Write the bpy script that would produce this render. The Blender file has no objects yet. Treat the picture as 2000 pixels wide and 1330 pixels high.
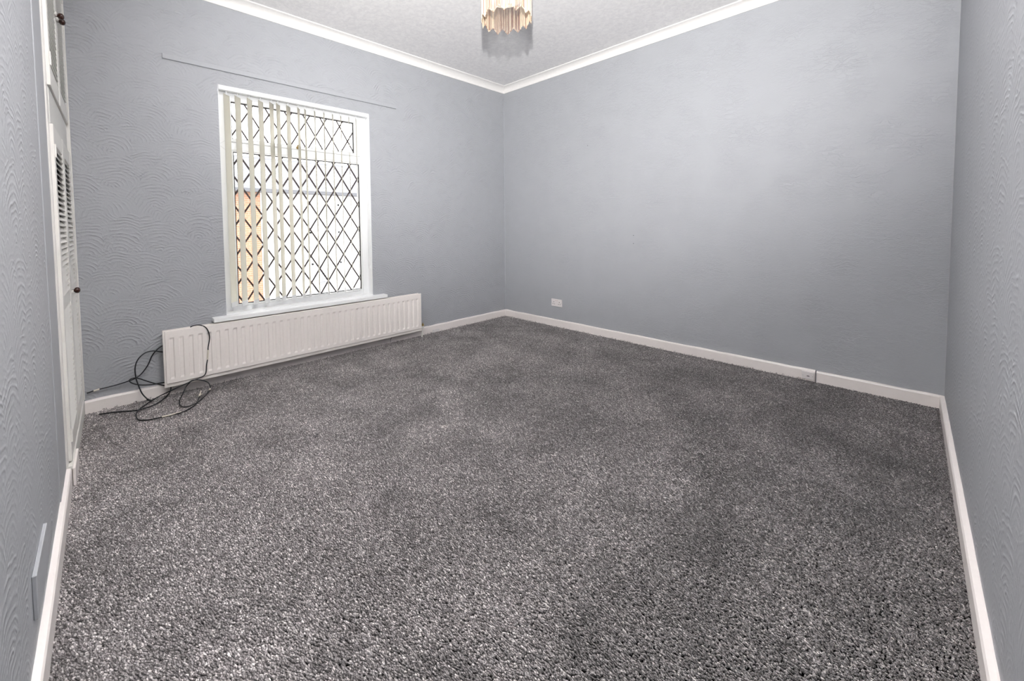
import bpy, bmesh, math, random
from mathutils import Matrix, Vector
random.seed(7)
D = bpy.data
C = bpy.context.scene.collection
PI = math.pi

# ------------------------------------------------------------------ camera
cam_d = D.cameras.new('camera'); cam = D.objects.new('camera', cam_d); C.objects.link(cam)
RT = Vector((0.738298, -0.674378, -0.011380)); UP = Vector((0.038728, 0.025542, 0.998923)); FW = Vector((0.673362, 0.737944, -0.044975))
m = Matrix((( RT.x, UP.x, -FW.x, -3.848454), (RT.y, UP.y, -FW.y, -3.556494), (RT.z, UP.z, -FW.z, 1.177881), (0, 0, 0, 1)))
cam.matrix_world = m
cam_d.sensor_width = 36.0; cam_d.lens = 14.0938; cam_d.shift_x = 0.040295; cam_d.shift_y = -0.094398
cam_d.clip_start = 0.02; cam_d.clip_end = 200
bpy.context.scene.camera = cam

# ------------------------------------------------------------------ light and exposure
sc = bpy.context.scene
sc.view_settings.view_transform = 'Standard'; sc.view_settings.look = 'None'
sc.view_settings.gamma = 1.0; sc.view_settings.exposure = 1.12; sc.view_settings.use_curve_mapping = False
w = D.worlds.new('overcast_sky'); sc.world = w; w.use_nodes = True
bg = w.node_tree.nodes['Background']; bg.inputs[0].default_value = (0.96, 0.98, 1.0, 1)
# overcast sky: the zenith is three times as bright as the horizon
_tc = w.node_tree.nodes.new('ShaderNodeTexCoord'); _sp = w.node_tree.nodes.new('ShaderNodeSeparateXYZ')
_m = w.node_tree.nodes.new('ShaderNodeMath'); _m.operation = 'MAXIMUM'; _m.inputs[1].default_value = 0.0
_a = w.node_tree.nodes.new('ShaderNodeMath'); _a.operation = 'MULTIPLY_ADD'; _a.inputs[1].default_value = 2.0 * 1.45; _a.inputs[2].default_value = 1.45
w.node_tree.links.new(_tc.outputs['Generated'], _sp.inputs[0]); w.node_tree.links.new(_sp.outputs['Z'], _m.inputs[0])
w.node_tree.links.new(_m.outputs[0], _a.inputs[0]); w.node_tree.links.new(_a.outputs[0], bg.inputs[1])

def lamp(name, kind, loc, energy, color, target=None, **kw):
    l = D.lights.new(name, kind); l.energy = energy; l.color = color
    for k, v in kw.items(): setattr(l, k, v)
    o = D.objects.new(name, l); C.objects.link(o); o.location = loc
    if target is not None:
        o.rotation_euler = (Vector(target) - Vector(loc)).to_track_quat('-Z', 'Y').to_euler()
    return o
# the photographer's flash, held a little above the lens and thrown up the room
lamp('camera_flash', 'SPOT', (-3.80, -3.50, 1.62), 330, (1.0, 0.985, 0.97), (-1.55, -1.75, 3.12),
     spot_size=math.radians(112), spot_blend=1.0, shadow_soft_size=0.025)
# added fill spot, tipped up and bounced off the ceiling over the camera
lamp('bounce_fill', 'SPOT', (-3.62, -3.20, 1.75), 430, (1.0, 0.985, 0.97), (-3.45, -2.7, 2.93),
     spot_size=math.radians(92), spot_blend=1.0, shadow_soft_size=0.05)
pt = lamp('window_portal', 'AREA', (-2.55, 0.30, 1.40), 1, (1, 1, 1), (-2.55, -2, 1.40), shape='RECTANGLE', size=1.5, size_y=2.0)
pt.data.cycles.is_portal = True

# ------------------------------------------------------------------ helpers
def newmat(name):
    mt = D.materials.new(name); mt.use_nodes = True
    nt = mt.node_tree; b = nt.nodes['Principled BSDF']
    return mt, nt, b
def N(nt, t, **kw):
    n = nt.nodes.new(t)
    for k, v in kw.items():
        if k.startswith('i_'):
            key = k[2:]
            n.inputs[int(key) if key.isdigit() else key.replace('_', ' ')].default_value = v
        else: setattr(n, k, v)
    return n
def plain(name, col, rough=0.5, metal=0.0, bump=0.0, scale=40, var=0.04):
    mt, nt, b = newmat(name)
    b.inputs['Roughness'].default_value = rough; b.inputs['Metallic'].default_value = metal
    tc = N(nt, 'ShaderNodeTexCoord'); no = N(nt, 'ShaderNodeTexNoise', i_Scale=scale, i_Detail=3.0)
    nt.links.new(tc.outputs['Object'], no.inputs['Vector'])
    mix = N(nt, 'ShaderNodeMix', data_type='RGBA')
    mix.inputs[6].default_value = (*[c * (1 - var) for c in col], 1); mix.inputs[7].default_value = (*[min(1, c * (1 + var)) for c in col], 1)
    nt.links.new(no.outputs['Fac'], mix.inputs[0]); nt.links.new(mix.outputs[2], b.inputs['Base Color'])
    if bump:
        bp = N(nt, 'ShaderNodeBump', i_Strength=bump, i_Distance=0.002)
        nt.links.new(no.outputs['Fac'], bp.inputs['Height']); nt.links.new(bp.outputs[0], b.inputs['Normal'])
    return mt
def math_(nt, op, a, b=None, clamp=False):
    n = nt.nodes.new('ShaderNodeMath'); n.operation = op; n.use_clamp = clamp
    for i, v in enumerate((a, b)):
        if v is None: continue
        if isinstance(v, (int, float)): n.inputs[i].default_value = v
        else: nt.links.new(v, n.inputs[i])
    return n.outputs[0]

WALLCOL = (0.408, 0.419, 0.443)
def wallpaper(name, axis, style, col=WALLCOL, strength=1.0):
    """axis: 'x' or 'y' = horizontal direction on the wall; style: 'swirl' embossed fans, 'crinkle' creased relief"""
    mt, nt, b = newmat(name); L = nt.links
    b.inputs['Roughness'].default_value = 0.55
    b.inputs['Specular IOR Level'].default_value = 0.35
    tc = N(nt, 'ShaderNodeTexCoord'); sp = N(nt, 'ShaderNodeSeparateXYZ'); L.new(tc.outputs['Object'], sp.inputs[0])
    cb = N(nt, 'ShaderNodeCombineXYZ'); L.new(sp.outputs['X' if axis == 'x' else 'Y'], cb.inputs[0]); L.new(sp.outputs['Z'], cb.inputs[1])
    uv = cb.outputs[0]
    no = N(nt, 'ShaderNodeTexNoise', i_Scale=7.0, i_Detail=2.0); L.new(uv, no.inputs['Vector'])
    if style == 'swirl':
        # jitter, then fans: rings round a point below each cell centre
        def fans(scale, freq, off, seed):
            mp = N(nt, 'ShaderNodeMapping'); mp.inputs['Location'].default_value = (seed, seed * 0.7, 0); L.new(uv, mp.inputs['Vector'])
            vo = N(nt, 'ShaderNodeTexVoronoi', voronoi_dimensions='2D', feature='F1', i_Scale=scale, i_Randomness=0.9)
            L.new(mp.outputs[0], vo.inputs['Vector'])
            ad = N(nt, 'ShaderNodeVectorMath', operation='SUBTRACT'); L.new(mp.outputs[0], ad.inputs[0]); L.new(vo.outputs['Position'], ad.inputs[1])
            a2 = N(nt, 'ShaderNodeVectorMath', operation='ADD'); L.new(ad.outputs[0], a2.inputs[0]); a2.inputs[1].default_value = (0, off, 0)
            n2 = N(nt, 'ShaderNodeTexNoise', i_Scale=9.0, i_Detail=1.0); L.new(uv, n2.inputs['Vector'])
            r = N(nt, 'ShaderNodeVectorMath', operation='LENGTH'); L.new(a2.outputs[0], r.inputs[0])
            wob = math_(nt, 'MULTIPLY', n2.outputs['Fac'], 0.045)
            ph = math_(nt, 'MULTIPLY', math_(nt, 'ADD', r.outputs['Value'], wob), freq)
            s = math_(nt, 'SINE', ph)
            s = math_(nt, 'POWER', math_(nt, 'ADD', math_(nt, 'MULTIPLY', s, 0.5), 0.5), 2.2)
            cs = N(nt, 'ShaderNodeSeparateColor'); L.new(vo.outputs['Color'], cs.inputs[0])
            amp = math_(nt, 'ADD', math_(nt, 'MULTIPLY', cs.outputs[0], 0.6), 0.4)
            # the comb lifts off towards the sides of each fan
            sy = N(nt, 'ShaderNodeSeparateXYZ'); L.new(a2.outputs[0], sy.inputs[0])
            top = math_(nt, 'DIVIDE', sy.outputs['Y'], math_(nt, 'MAXIMUM', r.outputs['Value'], 0.01))
            top = math_(nt, 'MULTIPLY', math_(nt, 'SUBTRACT', top, 0.1), 2.2, True)
            amp = math_(nt, 'MULTIPLY', amp, top)
            # fades out sideways and at random
            n3 = N(nt, 'ShaderNodeTexNoise', i_Scale=16.0, i_Detail=3.0); L.new(mp.outputs[0], n3.inputs['Vector'])
            fade = math_(nt, 'SUBTRACT', math_(nt, 'MULTIPLY', n3.outputs['Fac'], 2.8), 0.95, True)
            return math_(nt, 'MULTIPLY', math_(nt, 'MULTIPLY', s, amp), fade)
        h = math_(nt, 'ADD', fans(5.0, 285.0, 0.10, 1.3), math_(nt, 'MULTIPLY', fans(7.0, 340.0, 0.07, 5.1), 0.5))
        fine = N(nt, 'ShaderNodeTexNoise', i_Scale=170.0, i_Detail=2.0); L.new(uv, fine.inputs['Vector'])
        h = math_(nt, 'ADD', h, math_(nt, 'MULTIPLY', fine.outputs['Fac'], 0.18))
        dist = 0.0030
    else:
        st = N(nt, 'ShaderNodeMapping'); st.inputs['Scale'].default_value = (1.0, 2.4, 1); L.new(uv, st.inputs['Vector'])
        n1 = N(nt, 'ShaderNodeTexNoise', i_Scale=17.0, i_Detail=4.0, i_Roughness=0.55, i_Distortion=0.9); L.new(st.outputs[0], n1.inputs['Vector'])
        rid = math_(nt, 'ABSOLUTE', math_(nt, 'SUBTRACT', n1.outputs['Fac'], 0.5))
        rid = math_(nt, 'SUBTRACT', 1.0, math_(nt, 'MULTIPLY', rid, 14.0, True), True)
        mk = N(nt, 'ShaderNodeTexNoise', i_Scale=4.5, i_Detail=3.0); L.new(uv, mk.inputs['Vector'])
        msk = math_(nt, 'SUBTRACT', math_(nt, 'MULTIPLY', mk.outputs['Fac'], 2.4), 0.75, True)
        h = math_(nt, 'MULTIPLY', rid, msk)
        fine = N(nt, 'ShaderNodeTexNoise', i_Scale=90.0, i_Detail=3.0); L.new(uv, fine.inputs['Vector'])
        h = math_(nt, 'ADD', h, math_(nt, 'MULTIPLY', fine.outputs['Fac'], 0.25))
        dist = 0.0020
    bp = N(nt, 'ShaderNodeBump', i_Strength=strength, i_Distance=dist); L.new(h, bp.inputs['Height']); L.new(bp.outputs[0], b.inputs['Normal'])
    mix = N(nt, 'ShaderNodeMix', data_type='RGBA')
    mix.inputs[6].default_value = (*[c * 0.965 for c in col], 1); mix.inputs[7].default_value = (*[c * 1.035 for c in col], 1)
    L.new(no.outputs['Fac'], mix.inputs[0]); L.new(mix.outputs[2], b.inputs['Base Color'])
    return mt

def link(name, me, mat, parent=None, loc=(0, 0, 0), rot=(0, 0, 0)):
    o = D.objects.new(name, me); C.objects.link(o)
    if mat and not me.materials:
        me.materials.append(mat)
    o.location = loc; o.rotation_euler = rot
    if parent: o.parent = parent
    return o
def obj(name, bm, mat, parent=None, smooth=False, loc=(0, 0, 0), rot=(0, 0, 0)):
    me = D.meshes.new(name); bmesh.ops.recalc_face_normals(bm, faces=bm.faces); bm.to_mesh(me); bm.free()
    if smooth:
        for p in me.polygons: p.use_smooth = True
    return link(name, me, mat, parent, loc, rot)
def tag(o, label=None, cat=None, group=None, kind=None):
    if label: o['label'] = label
    if cat: o['category'] = cat
    if group: o['group'] = group
    if kind: o['kind'] = kind
    return o
def thing(name, label=None, cat=None, loc=(0, 0, 0), rot=(0, 0, 0), group=None, kind=None):
    o = D.objects.new(name, None); C.objects.link(o); o.location = loc; o.rotation_euler = rot
    o.empty_display_size = 0.1
    return tag(o, label, cat, group, kind)
def BM(): return bmesh.new()
def box(bm, x0, x1, y0, y1, z0, z1, bev=0.0, seg=1):
    v = [bm.verts.new((x, y, z)) for x in (x0, x1) for y in (y0, y1) for z in (z0, z1)]
    fs = [bm.faces.new([v[i] for i in q]) for q in ((0, 1, 3, 2), (4, 6, 7, 5), (0, 4, 5, 1), (2, 3, 7, 6), (0, 2, 6, 4), (1, 5, 7, 3))]
    if bev:
        es = {e for f in fs for e in f.edges}
        bmesh.ops.bevel(bm, geom=list(es), offset=bev, segments=seg, affect='EDGES', profile=0.5)
    return bm
def B(x0, x1, y0, y1, z0, z1, bev=0.0, seg=1): return box(BM(), x0, x1, y0, y1, z0, z1, bev, seg)
def extrude_profile(prof, axis, a, b):
    """prof: closed list of (d, z) ; runs along axis from a to b. axis 'x': (t, d, z); axis 'y': (d, t, z)"""
    bm = BM(); r = []
    for t in (a, b):
        r.append([bm.verts.new((t, d, z) if axis == 'x' else (d, t, z)) for d, z in prof])
    n = len(prof)
    for i in range(n): bm.faces.new((r[0][i], r[0][(i + 1) % n], r[1][(i + 1) % n], r[1][i]))
    bm.faces.new(r[0]); bm.faces.new(r[1][::-1])
    return bm
def cyl(bm, p0, p1, r0, r1=None, n=12, caps=True):
    r1 = r0 if r1 is None else r1
    p0 = Vector(p0); p1 = Vector(p1); q = (p1 - p0).to_track_quat('Z', 'Y')
    rings = []
    for p, r in ((p0, r0), (p1, r1)):
        rings.append([bm.verts.new(p + q @ Vector((r * math.cos(2 * PI * k / n), r * math.sin(2 * PI * k / n), 0))) for k in range(n)])
    for k in range(n): bm.faces.new((rings[0][k], rings[0][(k + 1) % n], rings[1][(k + 1) % n], rings[1][k]))
    if caps: bm.faces.new(rings[0][::-1]); bm.faces.new(rings[1])
    return bm
def lathe(bm, prof, base, axis='z', n=20):
    """prof (r, h) along axis from base"""
    rings = []
    for r, h in prof:
        ring = []
        for k in range(n):
            a = 2 * PI * k / n; c, s = r * math.cos(a), r * math.sin(a)
            v = {'z': (c, s, h), 'x': (h, c, s), 'y': (c, h, s)}[axis]
            ring.append(bm.verts.new(Vector(base) + Vector(v)))
        rings.append(ring)
    for i in range(len(rings) - 1):
        for k in range(n): bm.faces.new((rings[i][k], rings[i][(k + 1) % n], rings[i + 1][(k + 1) % n], rings[i + 1][k]))
    bm.faces.new(rings[0][::-1]); bm.faces.new(rings[-1])
    return bm
def tube(pts, r, res=5, seg=8):
    """smooth tube through pts (Catmull-Rom) as a bmesh"""
    P = [Vector(p) for p in pts]; P = [2 * P[0] - P[1]] + P + [2 * P[-1] - P[-2]]; out = []
    for i in range(1, len(P) - 2):
        for k in range(res):
            t = k / res; a, b, c, d = P[i - 1:i + 3]
            out.append(0.5 * ((2 * b) + (c - a) * t + (2 * a - 5 * b + 4 * c - d) * t * t + (-a + 3 * b - 3 * c + d) * t ** 3))
    out.append(P[-2]); bm = BM(); prev = None; nrm = Vector((0.31, 0.17, 0.93)).normalized()
    for i, p in enumerate(out):
        d = (out[min(i + 1, len(out) - 1)] - out[max(i - 1, 0)]).normalized()
        nrm = (nrm - d * nrm.dot(d)).normalized(); bn = d.cross(nrm)
        ring = [bm.verts.new(p + r * (math.cos(2 * PI * k / seg) * nrm + math.sin(2 * PI * k / seg) * bn)) for k in range(seg)]
        if prev:
            for k in range(seg): bm.faces.new((prev[k], prev[(k + 1) % seg], ring[(k + 1) % seg], ring[k]))
        else: bm.faces.new(ring[::-1])
        prev = ring
    bm.faces.new(prev)
    return bm

# ------------------------------------------------------------------ materials
M = {}
M['wall_swirl_x'] = wallpaper('swirl_paper_x', 'x', 'swirl', strength=1.2)
M['wall_swirl_y'] = wallpaper('swirl_paper_y', 'y', 'swirl', strength=0.6)
M['wall_swirl_front'] = wallpaper('swirl_paper_front', 'x', 'swirl', strength=0.6)
M['wall_crinkle'] = wallpaper('crinkle_paper', 'y', 'crinkle', strength=0.75)
M['grey_paint'] = plain('grey_paint', WALLCOL, 0.5, bump=0.2, scale=30)
M['skirting'] = plain('skirting_gloss', (0.90, 0.84, 0.81), 0.35, bump=0.35, scale=25)
M['white_gloss'] = plain('white_gloss', (0.80, 0.78, 0.74), 0.35, bump=0.15, scale=30)
M['rail_paint'] = plain('rail_paint', (0.70, 0.69, 0.66), 0.4, bump=0.15, scale=30)
M['coving'] = plain('coving_paint', (0.90, 0.88, 0.86), 0.6, bump=0.1)
M['upvc'] = plain('white_upvc', (0.86, 0.87, 0.88), 0.3, var=0.01)
M['sill'] = plain('sill_paint', (0.88, 0.89, 0.89), 0.35, var=0.02)
M['rad'] = plain('radiator_enamel', (0.93, 0.87, 0.83), 0.35, bump=0.06, scale=60)
M['rad_top'] = plain('aged_enamel', (0.62, 0.50, 0.40), 0.5, scale=20, var=0.2)
M['cable'] = plain('black_cable', (0.008, 0.010, 0.012), 0.35)
M['tape'] = plain('white_tape', (0.75, 0.70, 0.60), 0.5)
M['brass'] = plain('brass', (0.55, 0.40, 0.18), 0.35, 0.9)
M['knob'] = plain('dark_wood_knob', (0.040, 0.012, 0.008), 0.22, scale=90, var=0.4)
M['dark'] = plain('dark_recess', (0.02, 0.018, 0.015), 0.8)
M['lead'] = plain('lead_came', (0.055, 0.040, 0.040), 0.55)
M['gasket'] = plain('black_gasket', (0.02, 0.018, 0.018), 0.6)
M['socket'] = plain('socket_plastic', (0.80, 0.76, 0.75), 0.35, var=0.01)
M['red'] = plain('red_switch_mark', (0.55, 0.25, 0.22), 0.5)
M['cream'] = plain('cream_fabric', (0.86, 0.78, 0.62), 0.7)
M['bulb_holder'] = plain('white_plastic', (0.8, 0.8, 0.78), 0.4)
M['grey_metal'] = plain('grey_metal', (0.35, 0.35, 0.36), 0.4, 0.6)

def ceiling_mat():
    mt, nt, b = newmat('textured_ceiling'); L = nt.links
    b.inputs['Roughness'].default_value = 0.7
    tc = N(nt, 'ShaderNodeTexCoord')
    v = N(nt, 'ShaderNodeTexNoise', i_Scale=26.0, i_Detail=6.0, i_Roughness=0.65, i_Distortion=0.8); L.new(tc.outputs['Object'], v.inputs['Vector'])
    r = N(nt, 'ShaderNodeValToRGB'); r.color_ramp.elements[0].position = 0.38; r.color_ramp.elements[1].position = 0.62
    r.color_ramp.elements[0].color = (0.80, 0.79, 0.80, 1); r.color_ramp.elements[1].color = (0.90, 0.89, 0.89, 1)
    L.new(v.outputs['Fac'], r.inputs[0]); L.new(r.outputs[0], b.inputs['Base Color'])
    bp = N(nt, 'ShaderNodeBump', i_Strength=0.5, i_Distance=0.002); L.new(v.outputs['Fac'], bp.inputs['Height']); L.new(bp.outputs[0], b.inputs['Normal'])
    return mt
M['ceiling'] = ceiling_mat()

def carpet_mat(name, tuft):
    mt, nt, b = newmat(name); L = nt.links
    b.inputs['Roughness'].default_value = 0.9; b.inputs['Specular IOR Level'].default_value = 0.2
    b.inputs['Sheen Weight'].default_value = 0.5; b.inputs['Sheen Roughness'].default_value = 0.5
    geo = N(nt, 'ShaderNodeNewGeometry')
    # brushed pile: broad patches, warm and cool
    a = N(nt, 'ShaderNodeTexNoise', i_Scale=2.4, i_Detail=4.0, i_Roughness=0.6, i_Distortion=0.4); L.new(geo.outputs['Position'], a.inputs['Vector'])
    c = N(nt, 'ShaderNodeTexNoise', i_Scale=9.0, i_Detail=3.0); L.new(geo.outputs['Position'], c.inputs['Vector'])
    if tuft:
        oi = N(nt, 'ShaderNodeObjectInfo'); rnd = oi.outputs['Random']
        ya = N(nt, 'ShaderNodeAttribute', attribute_name='yarn', attribute_type='GEOMETRY')
    else:
        v = N(nt, 'ShaderNodeTexWhiteNoise', noise_dimensions='3D')
        s = N(nt, 'ShaderNodeVectorMath', operation='SNAP'); L.new(geo.outputs['Position'], s.inputs[0]); s.inputs[1].default_value = (.004, .004, .004)
        L.new(s.outputs[0], v.inputs['Vector']); rnd = v.outputs['Value']
    r = N(nt, 'ShaderNodeValToRGB'); e = r.color_ramp.elements
    e[0].position = 0.0; e[0].color = (0.100, 0.092, 0.091, 1)
    e[1].position = 1.0; e[1].color = (0.62, 0.58, 0.57, 1)
    m1 = e.new(0.45); m1.color = (0.192, 0.175, 0.175, 1); m2 = e.new(0.85); m2.color = (0.335, 0.312, 0.311, 1)
    L.new(rnd, r.inputs[0])
    f = math_(nt, 'ADD', math_(nt, 'MULTIPLY', a.outputs['Fac'], 1.75), math_(nt, 'MULTIPLY', c.outputs['Fac'], 0.45))
    f = math_(nt, 'ADD', f, -0.06)
    if tuft: f = math_(nt, 'MULTIPLY', f, ya.outputs['Fac'])
    mx = N(nt, 'ShaderNodeVectorMath', operation='SCALE'); L.new(r.outputs[0], mx.inputs[0]); L.new(f, mx.inputs['Scale'])
    L.new(mx.outputs[0], b.inputs['Base Color'])
    return mt
M['carpet'] = carpet_mat('carpet_backing', False)
M['tuft'] = carpet_mat('carpet_tuft', True)

def vane_mat():
    mt, nt, b = newmat('vane_fabric'); L = nt.links
    b.inputs['Base Color'].default_value = (0.94, 0.92, 0.86, 1); b.inputs['Roughness'].default_value = 0.7
    tr = N(nt, 'ShaderNodeBsdfTranslucent'); tr.inputs[0].default_value = (0.97, 0.96, 0.88, 1)
    tc = N(nt, 'ShaderNodeTexCoord'); no = N(nt, 'ShaderNodeTexNoise', i_Scale=200.0); L.new(tc.outputs['Object'], no.inputs['Vector'])
    bp = N(nt, 'ShaderNodeBump', i_Strength=0.2, i_Distance=0.001); L.new(no.outputs['Fac'], bp.inputs['Height']); L.new(bp.outputs[0], b.inputs['Normal'])
    mx = N(nt, 'ShaderNodeMixShader'); mx.inputs[0].default_value = 0.55
    L.new(b.outputs[0], mx.inputs[1]); L.new(tr.outputs[0], mx.inputs[2]); L.new(mx.outputs[0], nt.nodes['Material Output'].inputs[0])
    return mt
M['vane'] = vane_mat()
def glass_mat():
    mt, nt, b = newmat('window_glass'); L = nt.links
    t = N(nt, 'ShaderNodeBsdfTransparent'); g = N(nt, 'ShaderNodeBsdfGlossy'); g.inputs['Roughness'].default_value = 0.02
    fr = N(nt, 'ShaderNodeFresnel'); fr.inputs[0].default_value = 1.35
    mx = N(nt, 'ShaderNodeMixShader'); L.new(fr.outputs[0], mx.inputs[0]); L.new(t.outputs[0], mx.inputs[1]); L.new(g.outputs[0], mx.inputs[2])
    L.new(mx.outputs[0], nt.nodes['Material Output'].inputs[0])
    return mt
M['glass'] = glass_mat()
def strand_mat():
    mt, nt, b = newmat('glass_bead_strand'); L = nt.links
    b.inputs['Roughness'].default_value = 0.15; b.inputs['Specular IOR Level'].default_value = 0.8
    geo = N(nt, 'ShaderNodeNewGeometry')
    r = N(nt, 'ShaderNodeValToRGB'); r.color_ramp.elements[0].color = (0.30, 0.15, 0.10, 1); r.color_ramp.elements[1].color = (0.74, 0.62, 0.47, 1)
    r.color_ramp.elements[0].position = 0.2; r.color_ramp.elements[1].position = 0.6
    L.new(geo.outputs['Random Per Island'], r.inputs[0]); L.new(r.outputs[0], b.inputs['Base Color'])
    tr = N(nt, 'ShaderNodeBsdfTranslucent'); L.new(r.outputs[0], tr.inputs[0])
    mx = N(nt, 'ShaderNodeMixShader'); mx.inputs[0].default_value = 0.35
    L.new(b.outputs[0], mx.inputs[1]); L.new(tr.outputs[0], mx.inputs[2]); L.new(mx.outputs[0], nt.nodes['Material Output'].inputs[0])
    return mt
M['strand'] = strand_mat()
def emit(name, col, s):
    mt, nt, b = newmat(name); b.inputs['Base Color'].default_value = (*col, 1)
    b.inputs['Emission Color'].default_value = (*col, 1); b.inputs['Emission Strength'].default_value = s
    return mt
M['bulb'] = emit('lit_bulb', (1.0, 0.80, 0.50), 4.0)
def brick_mat():
    mt, nt, b = newmat('orange_brick'); L = nt.links
    b.inputs['Roughness'].default_value = 0.9
    tc = N(nt, 'ShaderNodeTexCoord'); sp = N(nt, 'ShaderNodeSeparateXYZ'); L.new(tc.outputs['Object'], sp.inputs[0])
    cb = N(nt, 'ShaderNodeCombineXYZ'); L.new(sp.outputs['X'], cb.inputs[0]); L.new(sp.outputs['Z'], cb.inputs[1])
    br = N(nt, 'ShaderNodeTexBrick', i_Scale=1.0, i_Mortar_Size=0.006); br.inputs['Brick Width'].default_value = 0.225; br.inputs['Row Height'].default_value = 0.075
    br.inputs['Color1'].default_value = (0.42, 0.21, 0.125, 1); br.inputs['Color2'].default_value = (0.37, 0.18, 0.11, 1); br.inputs['Mortar'].default_value = (0.48, 0.34, 0.27, 1)
    L.new(cb.outputs[0], br.inputs['Vector']); L.new(br.outputs['Color'], b.inputs['Base Color'])
    bp = N(nt, 'ShaderNodeBump', i_Strength=0.4, i_Distance=0.004); L.new(br.outputs['Fac'], bp.inputs['Height']); bp.invert = True; L.new(bp.outputs[0], b.inputs['Normal'])
    return mt
M['brick'] = brick_mat()
M['render_white'] = plain('white_render', (0.85, 0.84, 0.82), 0.9, bump=0.2)
M['slate'] = plain('roof_slate', (0.20, 0.20, 0.215), 0.8, var=0.12, scale=6)
M['gutter'] = plain('grey_gutter', (0.13, 0.13, 0.14), 0.6)
M['street'] = plain('street_asphalt', (0.20, 0.20, 0.20), 0.9)
M['house_pane'] = plain('net_curtain_pane', (0.60, 0.61, 0.62), 0.15)
M['lint'] = plain('white_lint', (0.75, 0.72, 0.68), 0.9)
M['fluff'] = plain('dark_fluff', (0.03, 0.03, 0.04), 0.9)

# ------------------------------------------------------------------ room shell
XL, YF, ZC, ZK = -4.022, -3.729, 2.93, 2.86       # left wall plane, front wall plane, ceiling, underside of coving
WX0, WX1, WZ0, WZ1 = -3.175, -1.915, 0.497, 2.270   # window opening
CY = -0.985                                        # where the left wall stops and the wardrobe starts
T = 0.28
tag(obj('floor', B(XL - 0.7, T, YF - 0.15, T, -0.12, -0.009), M['carpet']), kind='structure')
tag(obj('ceiling', B(XL - 0.7, T, YF - 0.15, T, ZC, ZC + 0.15), M['ceiling']), kind='structure')
bm = BM()
box(bm, XL - 0.7, WX0, 0, T, -0.1, ZC); box(bm, WX1, T, 0, T, -0.1, ZC)
box(bm, WX0, WX1, 0, T, -0.1, WZ0); box(bm, WX0, WX1, 0, T, WZ1, ZC)
tag(obj('wall_back', bm, M['wall_swirl_x']), kind='structure')
tag(obj('wall_right', B(0, T, YF - 0.15, 0, -0.1, ZC), M['wall_crinkle']), kind='structure')
tag(obj('wall_front', B(XL - 0.15, 0, YF - 0.15, YF, -0.1, ZC), M['wall_swirl_front']), kind='structure')
bm = BM()
box(bm, XL - 0.15, XL, YF, CY - 0.30, -0.1, ZC)
wl = tag(obj('wall_left', bm, M['wall_swirl_y']), kind='structure')
obj('corner_strip', B(XL - 0.15, XL + 0.003, CY - 0.30, CY, 0.0, ZC, 0.003, 2), M['grey_paint'], wl)

for (y, z) in ((-1.21, 2.02), (-1.72, 1.065), (-1.72, 0.985)):
    obj('nail_hole', cyl(BM(), (-0.0006, y, z), (0.004, y, z), 0.0035, n=8), M['dark'], D.objects['wall_right'])
# window reveal lining, white painted plaster
bm = BM()
box(bm, WX1 - 0.004, WX1, 0.002, 0.25, WZ0, WZ1); box(bm, WX0, WX0 + 0.004, 0.002, 0.25, WZ0, WZ1); box(bm, WX0, WX1, 0.002, 0.25, WZ1 - 0.004, WZ1)
reveal_bm = bm

# skirting boards, with slightly wavy painted tops
def skirting(name, axis, a, b, sgn, h=0.080, th=0.020, parent=None, seed=0, base=0.0, mat=None):
    rnd = random.Random(seed); bm = BM(); n = max(2, int(abs(b - a) / 0.07)); rings = []
    for i in range(n + 1):
        t = a + (b - a) * i / n; w_ = rnd.uniform(-0.0025, 0.002)
        prof = [(0, -0.01), (th, -0.01), (th, h - 0.010 + w_ * 0.3), (th - 0.004, h - 0.003 + w_ * 0.6), (0.004, h + w_), (0, h + w_)]
        r = []
        for d, z in prof:
            dd = base + sgn * d
            r.append(bm.verts.new((t, dd, z) if axis == 'x' else (dd, t, z)))
        rings.append(r)
    for i in range(n):
        for k in range(6): bm.faces.new((rings[i][k], rings[i][(k + 1) % 6], rings[i + 1][(k + 1) % 6], rings[i + 1][k]))
    bm.faces.new(rings[0][::-1]); bm.faces.new(rings[-1])
    o = obj(name, bm, mat or M['skirting'], parent)
    if not parent: tag(o, kind='structure')
    return o
skirting('baseboard_back', 'x', -3.985, 0.0, -1, seed=1)
br_ = skirting('baseboard_right', 'y', -0.02, -3.112, -1, seed=2)
skirting('board_length', 'y', -3.120, YF, -1, h=0.079, th=0.022, parent=br_, seed=3)
skirting('baseboard_front', 'x', XL + 0.02, -0.022, 1, h=0.082, th=0.020, seed=4, base=YF)
skirting('baseboard_left', 'y', YF + 0.02, CY, 1, h=0.088, th=0.024, seed=5, base=XL - 0.004)
# boxed joint cover on the right baseboard with a flush outlet
t = thing('outlet_plate', 'small white aerial outlet plate set into the skirting of the right wall', 'outlet', (-0.022, -3.072, 0.035))
obj('plate', B(-0.006, 0, -0.036, 0.036, -0.026, 0.030, 0.0015), M['socket'], t)
obj('slot', B(-0.0075, -0.005, -0.009, 0.006, -0.004, 0.001), M['dark'], t)
for s in (-1, 1): obj('screw', cyl(BM(), (-0.0075, s * 0.028, 0.0), (-0.004, s * 0.028, 0), 0.002), M['grey_metal'], t)

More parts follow.
